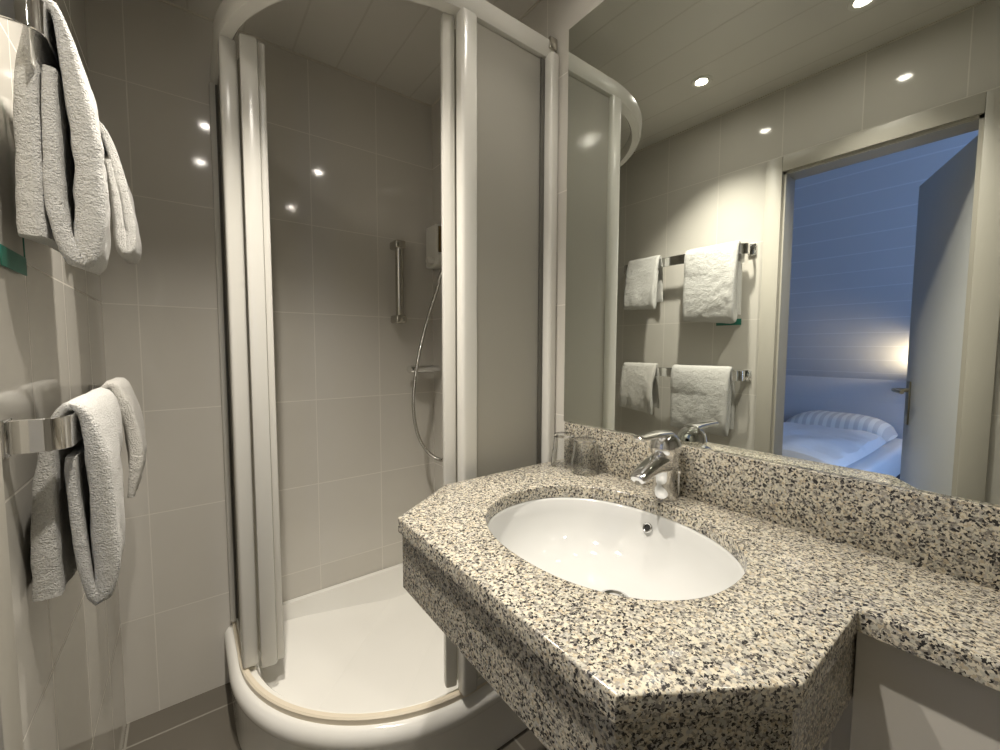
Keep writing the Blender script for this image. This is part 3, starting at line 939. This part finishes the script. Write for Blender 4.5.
# ------------------------------------------------------------------ towel rails and towels
RX, RT = 0.066, 0.005
def towel_rail(z, ya, yb, label):
    t = thing('towel_rail', (0, (ya + yb) / 2, z), label, 'towel rail', 'towel rails on the tiled wall')
    h = 0.0225
    rc = 0.026
    pts = [(0.004, ya), (RX - rc, ya)]
    for k in range(1, 9):
        a = -PI / 2 + PI / 2 * k / 8
        pts.append((RX - rc + rc * math.cos(a), ya + rc + rc * math.sin(a)))
    pts.append((RX, (ya + yb) / 2))
    for k in range(0, 9):
        a = PI / 2 * k / 8
        pts.append((RX - rc + rc * math.cos(a), yb - rc + rc * math.sin(a)))
    pts.append((0.004, yb))
    P = [Vector((x, y, 0)) for x, y in pts]
    b = NB(); rings = []
    for i, p in enumerate(P):
        d = (P[min(i + 1, len(P) - 1)] - P[max(i - 1, 0)]).normalized()
        nn = Vector((d.y, -d.x, 0))
        rings.append([p + nn * s + Vector((0, 0, z + dz_)) for s, dz_ in ((0, -h), (0.0, h), (-0.001, h + 0.001), (-RT + 0.001, h + 0.001), (-RT, h), (-RT, -h), (-RT + 0.001, -h - 0.001), (-0.001, -h - 0.001))])
    loft(b, rings)
    link('bar', b, M['chrome'], t, ang=30)
    for y in (ya + 0.003, yb - 0.003):
        b = NB(); box(b, 0.0005, 0.009, y - 0.018, y + 0.018, z - 0.026, z + 0.026, 0.003); link('wall_plate', b, M['chrome'], t)
towel_rail(1.694, 0.838, 1.500, 'upper chrome towel rail on the tiled wall beside the door')
towel_rail(1.122, 0.838, 1.505, 'lower chrome towel rail on the tiled wall beside the door')

def towel(name, path, th, y0, y1, mat, label, seed, group, wob=0.004, slant=0.0, skew=None, ny=30, amp_y=0.0):
    """closed ribbon: path in (x, z) drawn along y, with thickness, soft edges and folds"""
    P = [Vector((p[0], 0, p[1])) for p in path]
    P = catmull(P, 9)
    # even spacing
    L = [0]
    for a, c in zip(P, P[1:]):
        L.append(L[-1] + (c - a).length)
    N = max(60, int(L[-1] / 0.008))
    Q = []
    j = 0
    for i in range(N + 1):
        s = L[-1] * i / N
        while j < len(L) - 2 and L[j + 1] < s:
            j += 1
        f = (s - L[j]) / max(1e-9, L[j + 1] - L[j])
        Q.append(P[j].lerp(P[j + 1], min(1, f)))
    ztop = max(q.z for q in Q)
    rings = []
    for r in range(ny + 1):
        v = r / ny
        # edges are rounded off
        e = 1.0
        if r == 0 or r == ny: e = 0.35
        elif r == 1 or r == ny - 1: e = 0.85
        vv = v
        if r == 1: vv = 0.008
        if r == ny - 1: vv = 0.992
        y = y0 + (y1 - y0) * vv
        left, right = [], []
        for i, q in enumerate(Q):
            d = (Q[min(i + 1, N)] - Q[max(i - 1, 0)]).normalized()
            nn = Vector((-d.z, 0, d.x))
            hang = min(1.0, max(0.0, (ztop - q.z - 0.02) / 0.12))
            k = hang * wob * (noise.noise(Vector((y * 9 + seed, q.z * 3.0, seed))) * 1.6 + 0.5 * noise.noise(Vector((y * 26 + seed, q.z * 9, q.x * 20 + seed))))
            fz = hang * slant * (v - 0.5) * ((ztop - q.z) / 0.35)
            off = Vector((k, hang * amp_y * noise.noise(Vector((q.z * 7 + seed, v * 2, seed))), fz))
            t_ = (th(i / N) if callable(th) else th) * 0.5 * e * (1 + 0.18 * noise.noise(Vector((y * 30 + seed, q.z * 30, q.x * 30))))
            base = Vector((q.x, y, q.z)) + off
            if skew and q.x > 0.055:
                cf = skew * vv * hang
                base.x = 0.060 + (base.x - 0.060) * (1 - cf)
                t_ *= 1 - 0.6 * cf
            a = base + nn * t_; c = base - nn * t_
            a.x = max(a.x, 0.004); c.x = max(c.x, 0.004)
            left.append(a); right.append(c)
        rings.append((left, right, y))
    b = NB()
    full = []
    for left, right, y in rings:
        full.append(left + right[::-1])
    vr = loft(b, full, True, False)
    n = len(Q)
    for ring in (vr[0], vr[-1]):
        for i in range(n - 1):
            b.faces.new((ring[i], ring[i + 1], ring[2 * n - 2 - i], ring[2 * n - 1 - i]))
    return tag(link(name, b, mat, origin=((path[0][0]), (y0 + y1) / 2, ztop), ang=80), label, 'towel', group)

G = 'towels hanging on the rails'
def ramp(*kn):
    """piecewise linear thickness along the strip"""
    def f(u):
        for (u0, t0), (u1, t1) in zip(kn, kn[1:]):
            if u <= u1:
                return t0 + (t1 - t0) * (u - u0) / max(1e-6, u1 - u0)
        return kn[-1][1]
    return f
# big folded towels: the back flap is a thick layer by the wall, the front flap turns up into a loop
zt = 1.694 + 0.0235
towel('bath_towel', [(0.036, 1.410), (0.037, 1.50), (0.040, 1.60), (0.048, 1.69), (0.0625, zt + 0.009), (0.0755, zt - 0.006), (0.0865, 1.64), (0.0955, 1.57), (0.0985, 1.50), (0.0965, 1.435), (0.0870, 1.383), (0.0700, 1.405), (0.0610, 1.455), (0.0600, 1.52), (0.0615, 1.59), (0.0640, 1.640)],
      ramp((0, 0.030), (0.22, 0.026), (0.30, 0.013), (0.36, 0.013), (0.46, 0.030), (0.62, 0.038), (0.70, 0.034), (0.76, 0.022), (1, 0.016)), 0.868, 1.120, M['terry'], 'large thick white towel folded over the upper rail at its door end', 1.3, G, 0.004, 0.02, skew=0.55)
towel('hand_towel', [(0.026, 1.50), (0.030, 1.58), (0.040, 1.67), (0.058, zt + 0.008), (0.074, zt + 0.003), (0.090, 1.66), (0.102, 1.58), (0.109, 1.515), (0.105, 1.467), (0.095, 1.470), (0.090, 1.53), (0.086, 1.60), (0.080, 1.655)],
      ramp((0, 0.012), (0.30, 0.010), (0.5, 0.020), (0.72, 0.022), (1, 0.012)), 1.262, 1.452, M['terry'], 'small white hand towel on the upper rail at its shower end', 4.1, G, 0.006, 0.01)
zt = 1.122 + 0.0235
towel('bath_towel', [(0.024, 0.868), (0.025, 0.95), (0.030, 1.05), (0.040, 1.125), (0.056, zt + 0.009), (0.072, zt + 0.002), (0.084, 1.10), (0.0915, 1.03), (0.0925, 0.95), (0.0905, 0.885), (0.0810, 0.846), (0.0690, 0.872), (0.0630, 0.93), (0.0590, 1.00), (0.0575, 1.05), (0.0590, 1.078)],
      ramp((0, 0.032), (0.20, 0.026), (0.29, 0.013), (0.36, 0.014), (0.46, 0.030), (0.60, 0.037), (0.69, 0.030), (0.75, 0.017), (1, 0.013)), 0.884, 1.172, M['terry'], 'large white towel draped over the lower rail at its door end', 8.7, G, 0.005, 0.0, skew=0.60)
towel('hand_towel', [(0.026, 0.93), (0.030, 1.00), (0.040, 1.09), (0.055, zt + 0.009), (0.070, zt + 0.007), (0.081, 1.11), (0.091, 1.05), (0.093, 0.98), (0.086, 0.905)],
      ramp((0, 0.010), (0.42, 0.012), (0.60, 0.026), (0.85, 0.024), (1, 0.014)), 1.266, 1.470, M['terry_thin'], 'small crumpled white hand towel on the lower rail at its shower end', 12.5, G, 0.010, 0.03, amp_y=0.02)
# green card peeping out behind the large upper towel, and a little white hang tag
b = NB(); box(b, 0.0040, 0.0055, 0.875, 0.990, 1.357, 1.386, 0.0006, 1)
tube(b, catmull([(0.0047, 0.985, 1.384), (0.0047, 0.985, 1.55), (0.008, 0.985, 1.62), (0.022, 0.985, 1.676)], 5), 0.0010, 6)
tag(link('hanging_card', b, M['green'], origin=(0.0047, 0.93, 1.357)), 'green card hanging just below the large upper towel', 'card')
b = NB(); box(b, 0.050, 0.0515, 0.852, 0.866, 1.628, 1.674, 0.0006, 1)
tag(link('hang_tag', b, M['paper'], origin=(0.051, 0.859, 1.674)), 'small white tag under the end of the upper towel rail', 'tag')
